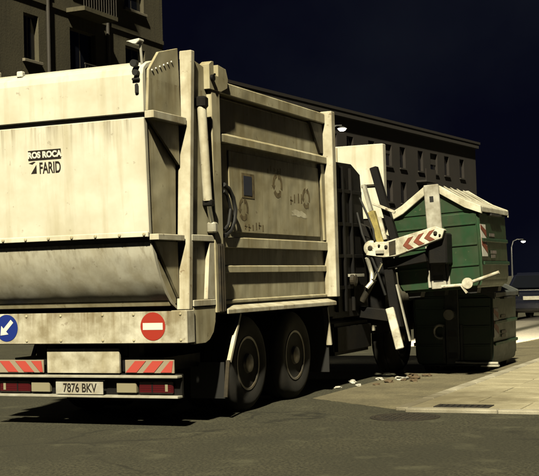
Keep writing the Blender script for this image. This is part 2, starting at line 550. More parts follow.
# riveted corner bracket at the top of the side
B().prism([(-0.50, 3.50), (-0.30, 3.70), (0.10, 3.80), (0.14, 3.10), (-0.54, 3.10)], 'x', TX + 0.001, TX + 0.03).build('corner_plate', 'shaded_side_paint', tg, bevel=0.004)
for k in range(6):
    B().lathe([(0, 0.014), (0.01, 0.010)], (TX + 0.03, -0.44 + 0.08 * k, 3.50 + 0.028 * k), 'x', 10).build('rivet', 'galvanised', tg)

# --- rear frame: leaning flange posts
for s in (-1, 1):
    x0, x1 = sorted((s * 1.112, s * HW))
    B().prism([(0.0, 1.178), (0.19, 3.79), (0.27, 3.79), (0.08, 1.178)], 'x', x0, x1).build('rear_post', 'trim_paint', T, bevel=0.008)
    # recessed plate between the rear post and the second post
    x0, x1 = sorted((s * 1.10, s * 1.205))
    B().prism([(0.085, 1.19), (0.265, 3.72), (0.62, 3.66), (0.62, 1.19)], 'x', x0, x1).build('frame_plate', 'shaded_side_paint', T)
    # second post with lug bracket
    x0, x1 = sorted((s * 1.12, s * 1.262))
    p2 = B().box(x0, x1, 0.60, 0.80, 1.125, 3.60).build('second_post', 'shaded_side_paint', T, bevel=0.008)
    x0, x1 = sorted((s * 1.15, s * 1.27))
    B().prism([(0.55, 3.44), (0.55, 3.70), (0.62, 3.74), (0.66, 3.74), (0.66, 3.60), (0.76, 3.60), (0.76, 3.72), (0.95, 3.70), (1.0, 3.60), (0.98, 3.50), (0.82, 3.44)],
              'x', x0, x1).build('lug_bracket', 'shaded_side_paint', p2, bevel=0.004)
    x0, x1 = sorted((s * 1.13, s * 1.29))
    B().lathe([(0, 0.035), (0.17, 0.035)], (x0, 0.60, 3.56), 'x', 16).build('hinge_pin', 'black_steel', p2)
    # horizontal ledge from the rear post to the second post
    x0, x1 = sorted((s * 1.16, s * 1.255))
    B().box(x0, x1, 0.10, 0.598, 1.86, 1.925).build('frame_ledge', 'trim_paint', T, bevel=0.006)
    B().box(x0, x1, 0.10, 0.598, 1.205, 1.27).build('frame_ledge', 'trim_paint', T, bevel=0.006)
    x0, x1 = sorted((s * 1.207, s * 1.25))
    B().prism([(0.50, 1.855), (0.598, 1.855), (0.598, 1.275), (0.42, 1.275)], 'x', x0, x1).build('gusset', 'trim_paint', T)
    # hydraulic ram
    xr = s * 1.255
    rm = B().tube([(xr, 0.385, 3.24), (xr, 0.47, 2.28)], 0.048, 16).build('hydraulic_ram', 'trim_paint', T, smooth=True)
    B().tube([(xr, 0.475, 2.28), (xr, 0.56, 2.02)], 0.026, 12).build('piston_rod', 'chrome', rm, smooth=True)
    B().box(min(xr, xr + s * .01) - 0.05, max(xr, xr + s * .01) + 0.05, 0.33, 0.44, 3.22, 3.34).build('clevis', 'black_steel', rm, bevel=0.02)
    B().box(xr - 0.055, xr + 0.055, 0.44, 0.52, 2.22, 2.29).build('gland', 'black_steel', rm, bevel=0.012)
    B().box(xr - 0.05, xr + 0.05, 0.52, 0.60, 1.95, 2.06).build('clevis', 'galvanised', rm, bevel=0.015)
# pipes on the second post's lower half
for yy in (0.655, 0.705, 0.75):
    B().tube([(1.28, yy, 1.14), (1.28, yy, 1.84)], 0.016, 8).build('hydraulic_pipe', 'grimy_steel', T, smooth=True)
hs = [(1.245, 0.88, 2.47), (1.25, 0.99, 2.43), (1.25, 1.09, 2.34), (1.25, 1.14, 2.21), (1.25, 1.10, 2.08), (1.25, 1.0, 1.98), (1.245, 0.88, 1.93)]
B().tube(hs, 0.024, 10).build('hydraulic_hose', 'black_rubber', T, smooth=True)
B().tube([(1.245, 0.87, 2.40), (1.25, 0.95, 2.36), (1.25, 1.02, 2.22), (1.25, 0.96, 2.05), (1.245, 0.87, 1.99)], 0.018, 8).build('hydraulic_hose', 'black_rubber', T, smooth=True)

# --- body
Y0, Y1 = 0.80, 3.95
bd = B().box(-1.165, 1.165, Y0 - 0.17, Y1 + 0.10, 1.14, 3.40).build('body', 'shaded_side_paint', T)
rf = B().prism([(-1.165, 3.402), (-1.10, 3.50), (-0.9, 3.56), (0.9, 3.56), (1.10, 3.50), (1.165, 3.402)], 'y', 0.3, Y1 + 0.10).build('roof', 'shaded_side_paint', bd, bevel=0.01)
for s in (-1, 1):
    def X(a, b_):
        return sorted((s * a, s * b_))
    x0, x1 = X(1.10, 1.235)
    B().prism([(x0, 3.44), (x0, 3.60), (x1, 3.57) if s > 0 else (x1, 3.60), (x1, 3.44)] if s > 0 else
              [(x0, 3.44), (x0, 3.57), (x1, 3.60), (x1, 3.44)], 'y', Y0 + 0.002, Y1).build('top_rail', 'shaded_side_paint', bd, bevel=0.01)
    # upper ledge with sloping top
    o_, i_ = s * 1.245, s * 1.168
    B().prism([(i_, 3.04), (o_, 3.005), (o_, 2.92), (i_, 2.92)], 'y', Y0 + 0.002, Y1).build('upper_ledge', 'shaded_side_paint', bd, bevel=0.006)
    B().prism([(i_, 1.925), (o_ - s * .02, 1.915), (o_ - s * .02, 1.805), (i_, 1.805)], 'y', Y0 + 0.002, Y1).build('middle_rail', 'shaded_side_paint', bd, bevel=0.006)
    B().prism([(i_, 1.62), (o_ - s * .045, 1.61), (o_ - s * .045, 1.54), (i_, 1.54)], 'y', Y0 + 0.002, Y1).build('lower_rail', 'shaded_side_paint', bd, bevel=0.004)
    B().prism([(i_, 1.255), (o_ - s * .045, 1.245), (o_ - s * .045, 1.215), (i_, 1.215)], 'y', Y0 + 0.002, Y1).build('lower_rail', 'shaded_side_paint', bd, bevel=0.004)
    B().prism([(i_, 1.20), (o_ + s * .05, 1.155), (o_ + s * .05, 1.105), (i_, 1.105)], 'y', Y0 + 0.002, Y1 + 0.08).build('sill_rail', 'trim_paint', bd, bevel=0.006)
    x0, x1 = X(1.168, 1.325)
    B().prism([(Y1 + .002, 1.21), (Y1 + .002, 3.60), (Y1 + 0.13, 3.60), (Y1 + 0.13, 1.21)], 'x', x0, x1).build('front_post', 'trim_paint', T, bevel=0.008)
    # side panel sheets between the rails (slightly proud of the body)
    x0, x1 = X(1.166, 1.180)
    B().box(x0, x1, Y0 + 0.35, Y1 - 0.14, 1.98, 2.86).build('side_sheet', 'shaded_side_paint', bd, bevel=0.004)
    # gusset at the front end of the upper bay
    B().prism([(Y1 - 0.42, 3.43), (Y1, 3.43), (Y1, 3.06), (Y1 - 0.10, 3.06)], 'x', s * 1.168, s * 1.20).build('gusset', 'grimy_steel', bd)
    B().prism([(Y1 - 0.13, 2.91), (Y1, 2.91), (Y1, 1.94), (Y1 - 0.05, 1.94)], 'x', s * 1.182, s * 1.21).build('gusset', 'shaded_side_paint', bd)

# stickers and faded prints on the right side sheet
XS = 1.1815
def decal(name, y0, y1, z0, z1, m, x=XS, label=None):
    o = B().box(x, x + 0.0015, y0, y1, z0, z1).build(name, m, bd)
    if label:
        o['label'] = label
    return o
d0 = decal('notice_sticker', 1.46, 1.80, 2.365, 2.64, 'print_brown')
decal('sticker_window', 1.51, 1.73, 2.395, 2.61, 'sticker_navy', XS + 0.003)
def recycle_print(yc, zc, r, x=XS):
    """three bent arrows round a ring, as a worn printed mark"""
    for k in range(3):
        b = B()
        a0 = math.radians(90 + 120 * k)
        pts_o, pts_i = [], []
        for q in range(6):
            t = a0 + math.radians(8 + 84 * q / 5)
            pts_o.append((yc + r * math.cos(t), zc + r * math.sin(t)))
            pts_i.append((yc + r * 0.62 * math.cos(t), zc + r * 0.62 * math.sin(t)))
        b.prism(pts_o + pts_i[::-1], 'x', x, x - 0.0009)
        t = a0 + math.radians(92)
        t2 = a0 + math.radians(118)
        b.prism([(yc + r * 1.15 * math.cos(t), zc + r * 1.15 * math.sin(t)), (yc + r * .8 * math.cos(t2), zc + r * .8 * math.sin(t2)),
                 (yc + r * 0.45 * math.cos(t), zc + r * 0.45 * math.sin(t))], 'x', x + 0.0002, x - 0.0007)
        b.build('faded_print', 'print_brown', bd)
recycle_print(2.47, 2.56, 0.15)
recycle_print(1.50, 2.24, 0.13)
recycle_print(3.36, 2.45, 0.13)
random.seed(3)
def scribble(yc, zc, n, hgt, wd):
    y = yc
    for k in range(n):
        b = B()
        hh = hgt * random.uniform(.6, 1)
        zz = zc + random.uniform(-.2, .2) * hgt
        b.box(XS, XS - .0009, y, y + wd * .35, zz, zz + hh)
        if random.random() < .6:
            b.box(XS, XS - .0008, y, y + wd * .8, zz + hh * .4, zz + hh * .58)
        y += wd * random.uniform(.9, 1.3)
        b.build('faded_print', 'print_brown', bd)
scribble(1.52, 2.02, 6, 0.085, 0.085)
scribble(2.18, 2.70, 5, 0.07, 0.08)
scribble(2.85, 2.36, 4, 0.12, 0.10)
random.seed(5)
b = B()
cs = []
for k in range(26):
    t = 2 * math.pi * k / 26
    q = random.uniform(0.55, 1.1)
    cs.append((0.30 * math.cos(t) * q, 0.045 * math.sin(t) * q - 0.02 * math.cos(2 * t)))
b.prism([(3.10 + p[0], 2.235 + p[1] - 0.05 * p[0]) for p in cs], 'x', XS - 0.001, XS - 0.0005)
o = b.build('scuffed_patch', 'scuff_white', bd)
o['label'] = 'pale scuffed patch on the side panel'

# --- lower rear: white panel, reflector boards, bumper with lamps and plate
B().box(-0.44, 0.43, 0.02, 0.06, 0.545, 0.805).build('rear_flap', 'rear_paint', T, bevel=0.006)
for s in (-1, 1):
    x0, x1 = sorted((s * 0.49, s * 1.05))
    rbx = B().box(x0, x1, 0.03, 0.05, 0.548, 0.682).build('reflector_board', 'reflector_pale', T, bevel=0.004)
    for k in range(3):
        xa = x0 + 0.01 + k * 0.20
        sh = 0.11 * s
        p = [(xa + max(0, -sh), 0.557), (xa + 0.125 + max(0, -sh), 0.557), (xa + 0.125 + max(0, sh), 0.672), (xa + max(0, sh), 0.672)]
        p = [(min(max(q[0], x0 + .006), x1 - .006), q[1]) for q in p]
        if abs(p[0][0] - p[1][0]) < .01 and abs(p[2][0] - p[3][0]) < .01:
            continue
        B().prism(p, 'y', 0.024, 0.0285).build('red_stripe', 'reflector_red', rbx)
    B().box(min(s * .5, s * .62), max(s * .5, s * .62), 0.10, 0.20, 0.55, 0.848).build('hanger', 'black_steel', T)
    lx0, lx1 = sorted((s * 0.65, s * 1.04))
    tl = B().box(lx0, lx1, 0.015, 0.054, 0.345, 0.475).build('tail_lamp', 'lamp_red', T, bevel=0.012)
    xq0, xq1 = sorted((s * 0.80, s * 0.815))
    B().box(xq0, xq1, 0.011, 0.0135, 0.36, 0.46).build('lens_divider', 'black_steel', tl)
    xq0, xq1 = sorted((s * 0.955, s * 0.985))
    B().box(xq0, xq1, 0.010, 0.0135, 0.37, 0.45).build('clear_lens', 'lamp_cream', tl)
    for k in range(5):
        zz = 0.365 + k * 0.021
        B().box(lx0 + .02, lx1 - .02, 0.0125, 0.0145, zz, zz + 0.006).build('lens_rib', 'lens_red', tl)
    cx0, cx1 = sorted((s * 0.40, s * 0.63))
    B().box(cx0, cx1, 0.0, 0.052, 0.35, 0.465).build('step_block', 'lamp_cream', T, bevel=0.008)
bp = B().box(-1.12, 1.12, 0.055, 0.10, 0.30, 0.54).build('bumper', 'black_steel', T, bevel=0.006)
B().box(-1.14, 1.13, -0.06, 0.052, 0.505, 0.530).build('bumper_rail', 'galvanised', bp, bevel=0.005)
B().box(-1.14, 1.13, -0.06, 0.052, 0.305, 0.330).build('bumper_rail', 'galvanised', bp, bevel=0.005)
pl = B().box(-0.29, 0.275, -0.052, -0.040, 0.338, 0.465).build('licence_plate', 'plate_white', T, bevel=0.003)
text_mesh('lettering', '7876 BKV', 0.125, 'print_black', pl, Matrix.Translation((0.0, -0.0545, 0.400)) @ Matrix.Rotation(math.pi / 2, 4, 'X'), bold=0.002, sx=0.78)
B().box(-0.30, 0.285, -0.03, 0.03, 0.474, 0.503).build('plate_lamp', 'black_steel', bp)
# chassis rails and axles
for s in (-1, 1):
    B().box(s * .43 - .05, s * .43 + .05, 0.102, 8.6, 0.72, 1.0).build('chassis_rail', 'black_steel', T)
B().box(-0.9, 0.9, 0.11, 0.9, 0.56, 0.70).build('under_frame', 'black_steel', T)

# --- wheels
def wheel(x, y, s, dual):
    r = 0.53
    tw = 0.30
    xo = x
    e = thing_part = bpy.data.objects.new('wheel', None)
    COL.objects.link(e)
    e.parent = T
    e.location = (xo, y, r)
    prof = [(0.0, 0.30), (0.015, 0.34), (0.03, 0.42), (0.02, 0.47), (-0.02, 0.515), (-0.045, r), (-0.10, r), (-0.105, r - .012), (-0.115, r - .012), (-0.12, r),
            (-0.18, r), (-0.185, r - .012), (-0.195, r - .012), (-0.20, r), (-0.255, r), (-0.28, 0.515), (-0.315, 0.46), (-0.31, 0.36), (-0.30, 0.30)]
    B().lathe([(s * o_, rr) for o_, rr in prof], (0, 0, 0), 'x', 40).build('tyre', 'tyre_rubber', e, smooth=True)
    if dual:
        rim = [(-0.005, 0.305), (0.012, 0.300), (0.010, 0.275), (-0.06, 0.262), (-0.10, 0.22), (-0.11, 0.17), (-0.02, 0.12), (0.03, 0.10), (0.045, 0.06), (0.045, 0.002)]
    else:
        rim = [(-0.005, 0.305), (0.012, 0.300), (0.008, 0.27), (-0.01, 0.24), (0.04, 0.18), (0.06, 0.12), (0.09, 0.10), (0.10, 0.002)]
    rm = B().lathe([(s * o_, rr) for o_, rr in rim], (0, 0, 0), 'x', 36).build('rim', 'rim_steel', e, smooth=True)
    nb = B()
    for k in range(10):
        t = 2 * math.pi * k / 10
        nb.lathe([(0, 0.016), (s * 0.05, 0.013)], (s * -0.08, 0.165 * math.cos(t), 0.165 * math.sin(t)), 'x', 6)
    nb.build('wheel_nuts', 'grimy_steel', rm)
    return e
for y in (1.69, 3.06):
    for s in (-1, 1):
        wheel(s * 1.09, y, s, True)
        B().lathe([(0, 0.50), (s * -0.26, 0.50)], (s * 0.75, y, 0.53), 'x', 28).build('inner_tyre', 'tyre_rubber', T)
    B().tube([(-0.85, y, 0.53), (0.85, y, 0.53)], 0.11, 12).build('axle', 'black_steel', T)
for s in (-1, 1):
    wheel(s * 1.15, 7.15, s, False)
    # mudguard stays and flaps
    B().bar((s * 1.24, 1.19, 1.10), (s * 1.24, 0.90, 0.60), 0.04, 0.035).build('mudguard_stay', 'trim_paint', T)
    B().box(min(s * .80, s * 1.20), max(s * .80, s * 1.20), 0.86, 0.875, 0.22, 0.60).build('mud_flap', 'black_rubber', T)
    B().bar((s * 1.24, 0.88, 0.62), (s * 1.24, 0.80, 0.24), 0.04, 0.02).build('flap_stay', 'grimy_steel', T)
    B().bar((s * 1.20, 3.86, 1.08), (s * 1.20, 3.97, 0.60), 0.07, 0.03).build('mudguard_stay', 'trim_paint', T)
    B().box(min(s * .80, s * 1.18), max(s * .80, s * 1.18), 3.99, 4.005, 0.25, 1.05).build('mud_flap', 'black_rubber', T)

# --- hopper bay with the lifter, between the body and the cab
hp = B()
hp.prism([(-1.15, 0.95), (-1.15, 2.98), (1.15, 2.98), (1.15, 0.95)], 'y', 4.08, 4.30)
hp.build('hopper_rear_wall', 'black_steel', T, bevel=0.01)
B().box(-1.15, 0.62, 4.302, 6.10, 0.85, 2.70).build('hopper', 'black_steel', T, bevel=0.01)
B().prism([(4.302, 0.92), (4.302, 3.0), (5.2, 3.02), (5.55, 2.90), (5.7, 2.0), (5.75, 0.92)], 'x', 1.04, 1.13).build('hopper_side', 'black_steel', T, bevel=0.008)
for k, (ya, yb, za, zb) in enumerate(((4.42, 4.46, 1.0, 2.9), (4.72, 4.78, 1.0, 2.95), (5.05, 5.09, 1.0, 2.95))):
    B().box(1.132, 1.175, ya, yb, za, zb).build('lifter_guide', 'black_steel', T, bevel=0.004)
for z in (1.30, 1.72, 2.15, 2.6):
    B().box(1.133, 1.165, 4.32, 5.5, z, z + 0.05).build('hopper_rib', 'black_steel', T, bevel=0.004)
B().lathe([(0, 0.09), (0.05, 0.09), (0.07, 0.05)], (1.18, 4.95, 1.42), 'x', 18).build('valve_block', 'grimy_steel', T)
B().box(1.14, 1.24, 4.9, 5.3, 1.46, 1.50).build('lever_bracket', 'galvanised', T, bevel=0.004)
B().tube([(1.30, 5.25, 1.72), (1.32, 5.3, 1.60), (1.34, 5.32, 1.50), (1.36, 5.25, 1.38), (1.30, 5.2, 1.30)], 0.03, 8).build('hydraulic_hose', 'galvanised', T, smooth=True)
# lower skirt and tank
B().box(0.55, 1.12, 4.45, 5.9, 0.42, 0.845).build('tank', 'black_steel', T, bevel=0.05, seg=2)

# cream wall behind the cab
cw = B().box(-1.24, 1.24, 6.28, 6.42, 2.30, 3.40).build('hopper_front_wall', 'rear_paint', T, bevel=0.01)
B().box(-1.2, 1.2, 6.30, 6.42, 0.9, 2.298).build('hopper_front_base', 'black_steel', T)
B().box(0.515, 0.535, 6.262, 6.278, 2.32, 3.38).build('wall_seam', 'shaded_side_paint', cw)
B().box(0.9, 1.23, 6.26, 6.278, 2.78, 2.81).build('wall_seam', 'grimy_steel', cw)

# --- cab
cb = B().prism([(6.46, 0.62), (6.46, 2.20), (6.62, 2.34), (8.3, 2.38), (8.62, 2.25), (8.80, 1.55), (8.84, 0.62)], 'x', -1.22, 1.22).build('cab', 'rear_paint', T, bevel=0.04, seg=2)
for s in (-1, 1):
    dr = B().prism([(7.55, 0.75), (7.55, 2.15), (8.40, 2.15), (8.60, 1.55), (8.62, 0.75)], 'x', s * 1.2215, s * 1.235).build('door', 'rear_paint', cb, bevel=0.004)
    B().prism([(7.65, 1.45), (7.65, 2.05), (8.33, 2.05), (8.50, 1.45)], 'x', s * 1.2355, s * 1.242).build('window', 'car_glass', dr)
    B().box(min(s * 1.235, s * 1.26), max(s * 1.235, s * 1.26), 7.62, 7.78, 1.45, 1.50).build('handle', 'black_steel', dr)
    mr = B().tube([(s * 1.22, 8.55, 2.2), (s * 1.42, 8.72, 2.2)], 0.018, 8).build('mirror_arm', 'black_steel', cb)
    B().box(s * 1.42 - .1, s * 1.42 + .1, 8.68, 8.74, 1.85, 2.3).build('mirror', 'black_rubber', mr, bevel=0.02)
    hl = B().box(s * .88 - .2, s * .88 + .2, 8.842, 8.87, 0.74, 0.94).build('headlight', 'headlight_glow', cb, bevel=0.02)
    ld = bpy.data.lights.new('headlight_beam', 'SPOT')
    ld.energy = 120000
    ld.color = (1.0, 0.84, 0.58)
    ld.spot_size = math.radians(9)
    ld.spot_blend = 0.4
    ld.shadow_soft_size = 0.08
    lo = bpy.data.objects.new('headlight_beam', ld)
    COL.objects.link(lo)
    lo.parent = hl
    lo.location = (s * .88, 8.95, 0.84)
    lo.rotation_euler = (math.radians(83.6), 0, 0)
B().prism([(8.655, 2.20), (8.82, 1.60), (8.835, 1.60), (8.67, 2.20)], 'x', -1.08, 1.08).build('windscreen', 'car_glass', cb)

# --- side lifter
LY = 5.36
# dark leaning mast and its lit cover
B().bar((1.37, 5.46, 2.98), (1.66, 5.46, 1.90), 0.10, 0.12, up=(0, 1, 0)).build('lifter_mast', 'black_steel', T, bevel=0.008)
B().bar((1.25, LY, 2.74), (1.35, LY, 2.36), 0.045, 0.09, up=(0, 1, 0)).build('mast_cover', 'galvanised', T, bevel=0.006)
B().bar((1.35, LY, 2.36), (1.50, LY, 1.84), 0.095, 0.10, up=(0, 1, 0)).build('mast_cover', 'yellow_steel', T, bevel=0.008)
B().bar((1.52, 5.44, 1.86), (1.66, 5.44, 0.75), 0.13, 0.14, up=(0, 1, 0)).build('lifter_link', 'black_steel', T, bevel=0.008)
B().bar((1.575, 5.34, 1.02), (1.72, 5.30, 0.46), 0.115, 0.05, up=(0, 1, 0)).build('lifter_foot', 'worn_white', T, bevel=0.01)
B().bar((1.68, 5.36, 1.34), (1.85, 5.36, 0.56), 0.022, 0.05, up=(0, 1, 0)).build('foot_guide', 'galvanised', T, bevel=0.004)
B().bar((0.9, 5.45, 1.0), (1.62, 5.45, 0.90), 0.16, 0.16).build('lifter_beam', 'black_steel', T, bevel=0.01)
B().bar((1.0, 5.5, 2.2), (1.62, 5.5, 1.9), 0.12, 0.14).build('lifter_beam', 'black_steel', T, bevel=0.01)
# thin upper links by the container's lid
B().bar((1.38, 5.34, 2.47), (1.70, 5.34, 2.33), 0.03, 0.04).build('upper_link', 'worn_white', T, bevel=0.006)
B().bar((1.46, 5.36, 2.28), (1.54, 5.36, 1.96), 0.05, 0.05, up=(0, 1, 0)).build('upper_link', 'worn_white', T, bevel=0.006)
# joint and chevron arm
B().lathe([(0, 0.10), (-0.03, 0.105), (-0.10, 0.105), (-0.12, 0.06)], (1.37, 5.33, 1.85), 'y', 20).build('arm_joint', 'worn_white', T)
pr = [(1.30, 1.75), (1.55, 1.71), (1.72, 1.72), (2.38, 1.94), (2.42, 2.06), (2.30, 2.11), (1.98, 2.03), (1.60, 1.93), (1.38, 1.93)]
am = B().prism(pr, 'y', 5.20, 5.34).build('lift_arm', 'worn_white', T, bevel=0.01)
def armz(x):       # centre line of the arm's striped part
    return 1.83 + (x - 1.72) * 0.30
def chev(x, hh, m, name, wd=0.075):
    c = armz(x)
    k = 0.075
    p = [(x, c + 0.0), (x + k, c + hh + k * .3), (x + k + wd, c + hh + (k + wd) * .3), (x + wd, c + wd * .3), (x + k + wd, c - hh + (k + wd) * .3), (x + k, c - hh + k * .3)]
    B().prism(p, 'y', 5.194, 5.199).build(name, m, am)
chev(1.84, 0.078, 'chevron_red', 'chevron')
chev(1.99, 0.074, 'chevron_red', 'chevron')
chev(2.14, 0.068, 'chevron_red', 'chevron')
B().prism([(1.64, 1.735), (1.735, 1.755), (1.735, 1.945), (1.64, 1.92)], 'y', 5.194, 5.199).build('dark_band', 'grimy_steel', am)
B().box(1.45, 1.57, 5.17, 5.199, 1.76, 1.82).build('arm_shackle', 'galvanised', am, bevel=0.012)
for x, z, r in ((1.37, 1.85, .035), (1.60, 1.86, .022), (1.50, 1.88, .016), (2.30, 2.02, .026), (2.36, 1.99, .014)):
    B().lathe([(0, r), (-0.018, r), (-0.024, r * .6)], (x, 5.199 if x > 1.4 else 5.21, z), 'y', 12).build('pin', 'grimy_steel', am)
B().tube([(1.22, 5.25, 2.55), (1.34, 5.22, 2.30), (1.42, 5.20, 2.10), (1.44, 5.19, 1.95)], 0.016, 8).build('hydraulic_hose', 'black_rubber', T, smooth=True)
B().tube([(1.16, 5.30, 2.35), (1.24, 5.26, 2.05), (1.38, 5.24, 1.70), (1.46, 5.28, 1.45), (1.52, 5.34, 1.20)], 0.018, 8).build('hydraulic_hose', 'black_rubber', T, smooth=True)
lr = B().tube([(1.20, 5.28, 1.12), (1.38, 5.28, 1.42)], 0.045, 12).build('lift_ram', 'grimy_steel', T, smooth=True)
B().tube([(1.38, 5.28, 1.42), (1.50, 5.28, 1.64)], 0.024, 10).build('piston_rod', 'chrome', lr, smooth=True)
B().box(2.16, 2.42, 5.30, 5.60, 1.60, 2.02).build('gripper', 'black_steel', T, bevel=0.02)
B().bar((2.12, 5.36, 1.70), (1.55, 5.40, 1.62), 0.10, 0.13).build('gripper_rod', 'black_steel', T, bevel=0.01)

# ------------------------------------------------------------------ waste containers
def container(label, loc, green='bin_green', white='bin_white', lidm='bin_lid'):
    """origin at base centre of the box: x width 1.24, y length 1.64, height 1.5 to the ridge"""
    c = thing('waste_container', label, 'container', loc, group='green waste containers')
    hw, hl, he, hr = 0.60, 0.81, 1.05, 1.44
    body = B().prism([(-hw, 0.10), (-hw - 0.02, he), (hw + 0.02, he), (hw, 0.10), (hw - 0.06, 0.0), (-hw + 0.06, 0.0)], 'y', -hl, hl).build('body', green, c, bevel=0.035, seg=3, smooth=True)
    # gable ends and roof lids
    B().prism([(-hw + .03, he + 0.002), (-0.06, hr - 0.05), (0.06, hr - 0.05), (hw - .03, he + 0.002)], 'y', -hl + 0.02, hl - 0.02).build('gable', green, c, bevel=0.008)
    for z in (0.30, 0.58, 0.86):
        for e in (-1, 1):
            for x0, x1 in ((-hw + 0.03, -0.13), (0.13, hw - 0.03)):
                B().box(x0, x1, e * hl if e > 0 else -hl - 0.018, hl + 0.018 if e > 0 else -hl, z, z + 0.03).build('panel_rib', green, body, bevel=0.006)
    for z in (0.30, 0.62):
        for s in (-1, 1):
            B().box(min(s * (hw + .012), s * (hw + .04)), max(s * (hw + .012), s * (hw + .04)), -hl + 0.05, hl - 0.05, z, z + 0.05).build('panel_rib', 'bin_green_dark', body, bevel=0.008)
    for s in (-1, 1):
        for e in (-1, 1):
            ye = sorted((e * (hl + 0.037), e * (hl - 0.03)))
            B().prism([(s * (hw + 0.065), he - 0.055), (s * (hw + 0.065), he + 0.056), (s * 0.45, he + 0.161), (s * 0.107, hr + 0.002), (s * 0.107, hr - 0.12), (s * 0.44, he + 0.045)],
                      'y', *ye).build('gable_trim', lidm, c, bevel=0.008)
        ld = B()
        pr = [(s * (hw + 0.065), he - 0.03), (s * (hw + 0.065), he + 0.05), (s * 0.45, he + 0.155), (s * 0.10, hr - 0.005), (s * 0.10, hr - 0.075), (s * 0.44, he + 0.085)]
        ld.prism(pr, 'y', -hl - 0.035, hl + 0.035)
        lid = ld.build('lid', lidm, c, bevel=0.012)
        for k in range(5):
            y = -hl + 0.12 + k * 0.345
            B().bar((s * 0.14, y, hr - 0.005), (s * 0.43, y, he + 0.168), 0.05, 0.008).build('lid_rib', lidm, lid, bevel=0.006)
        B().box(min(s * .6, s * .68), max(s * .6, s * .68), -0.3, 0.3, he - 0.06, he - 0.032).build('lid_handle', 'black_rubber', lid)
    for e in (-1, 1):
        y0, y1 = (-hl - 0.055, -hl - 0.001) if e < 0 else (hl + 0.001, hl + 0.055)
        pst = B().box(-0.105, 0.105, y0, y1, 0.02, hr + 0.02).build('end_post', white, c, bevel=0.01)
        B().lathe([(0, 0.06), (e * 0.14, 0.06), (e * 0.14, 0.08), (e * 0.17, 0.08)], (0, y0 if e < 0 else y1, 0.78), 'y', 18).build('trunnion', 'galvanised', c)
        yf = y0 - .003 if e < 0 else y1
        B().box(-0.03, 0.025, yf, yf + .003, 1.22, 1.30).build('post_slot', 'black_rubber', pst)
        for zz in (0.12, 0.45):
            B().box(-0.07, 0.07, yf, yf + .003, zz, zz + 0.09).build('post_slot', 'black_rubber', pst)
        for s in (-1, 1):
            B().box(s * .135 - .018, s * .135 + .018, y0 + .02, y1 - .01, 0.05, 0.62).build('post_flange', white, pst)
    # striped reflector on the street side corner and a faded print
    for s in (-1, 1):
        rx = s * (hw + 0.021)
        base = B().box(min(rx, rx + s * .003), max(rx, rx + s * .003), -hl + 0.02, -hl + 0.32, 0.42, 0.86).build('reflector_strip', 'sign_white', c)
        for k in range(2):
            z = 0.46 + k * 0.22
            B().prism([(-hl + .02, z + .12), (-hl + .32, z), (-hl + .32, z + .10), (-hl + .02, z + .22 if k == 0 else z + .18)], 'x', rx + s * .0035, rx + s * .006).build('red_stripe', 'chevron_red', base)
        for zz, ww in ((0.70, .30), (0.62, .22), (0.46, .34), (0.40, .26)):
            B().box(min(rx, rx + s * .003), max(rx, rx + s * .003), -0.30, -0.30 + ww, zz, zz + 0.045).build('faded_print', 'faded_print', c)
    # feet and pedal bar
    for sx in (-1, 1):
        for sy in (-1, 1):
            B().prism([(sx * 0.40 - .08, -0.07), (sx * 0.40 + .08, -0.07), (sx * 0.40 + .10, 0.0), (sx * 0.40 - .10, 0.0)], 'y', sy * 0.62 - .1, sy * 0.62 + .1).build('foot', 'black_rubber', c)
    return c

c1 = container('green container held in the air by the truck arm', (2.23, 6.41, 1.24))
c1.rotation_euler = (0, math.radians(-3.0), 0)
pb = B().tube([(0.05, -0.90, 0.05), (0.35, -0.92, 0.05), (0.62, -0.93, 0.12), (0.86, -0.93, 0.185)], 0.024, 10).build('pedal_bar', 'worn_white', c1, smooth=True)
B().lathe([(0, 0.075), (-0.03, 0.075)], (0.42, -0.925, 0.07), 'y', 18).build('pedal_pad', 'worn_white', pb)
B().bar((0.33, -0.93, 0.05), (0.40, -0.93, -0.06), 0.03, 0.03, up=(0, 1, 0)).build('pedal_lug', 'worn_white', pb)
c2 = container('green container standing on the pavement below and behind the raised one', (1.92, 8.13, 0.075), 'bin_green_shaded', 'bin_grey', 'bin_grey')
pb = B().tube([(0.05, -0.90, 0.06), (0.35, -0.92, 0.05), (0.70, -0.93, 0.05)], 0.024, 10).build('pedal_bar', 'galvanised', c2, smooth=True)
B().box(0.45, 0.72, -1.0, -0.90, 0.0, 0.03).build('pedal_pad', 'galvanised', pb, bevel=0.008)
rg = B()
pts = [(-0.17 + 0.10 * math.cos(t), -0.90, 0.52 + 0.10 * math.sin(t)) for t in (math.radians(60 + 230 * k / 12) for k in range(13))]
B().tube(pts, 0.022, 8).build('lift_ring', 'galvanised', c2, smooth=True)

# ------------------------------------------------------------------ manhole, drain grate, litter
mh = thing('manhole_cover', 'round dark iron manhole cover set in the asphalt', 'manhole', (3.0, 1.38, 0))
B().lathe([(0, 0.36), (0.006, 0.36), (0.006, 0.315), (0.001, 0.315)], (0, 0, 0.0005), 'z', 40).build('ring', 'cast_iron', mh)
cv = B().lathe([(0, 0.31), (0.0055, 0.31)], (0, 0, 0.0012), 'z', 40).build('cover', 'cast_iron', mh)
st = B()
for i in range(-4, 5):
    for j in range(-4, 5):
        if math.hypot(i, j) * 0.062 < 0.27:
            st.box(i * .062 - .02, i * .062 + .02, j * .062 - .02, j * .062 + .02, 0.0067, 0.0105)
st.build('studs', 'cast_iron', cv)

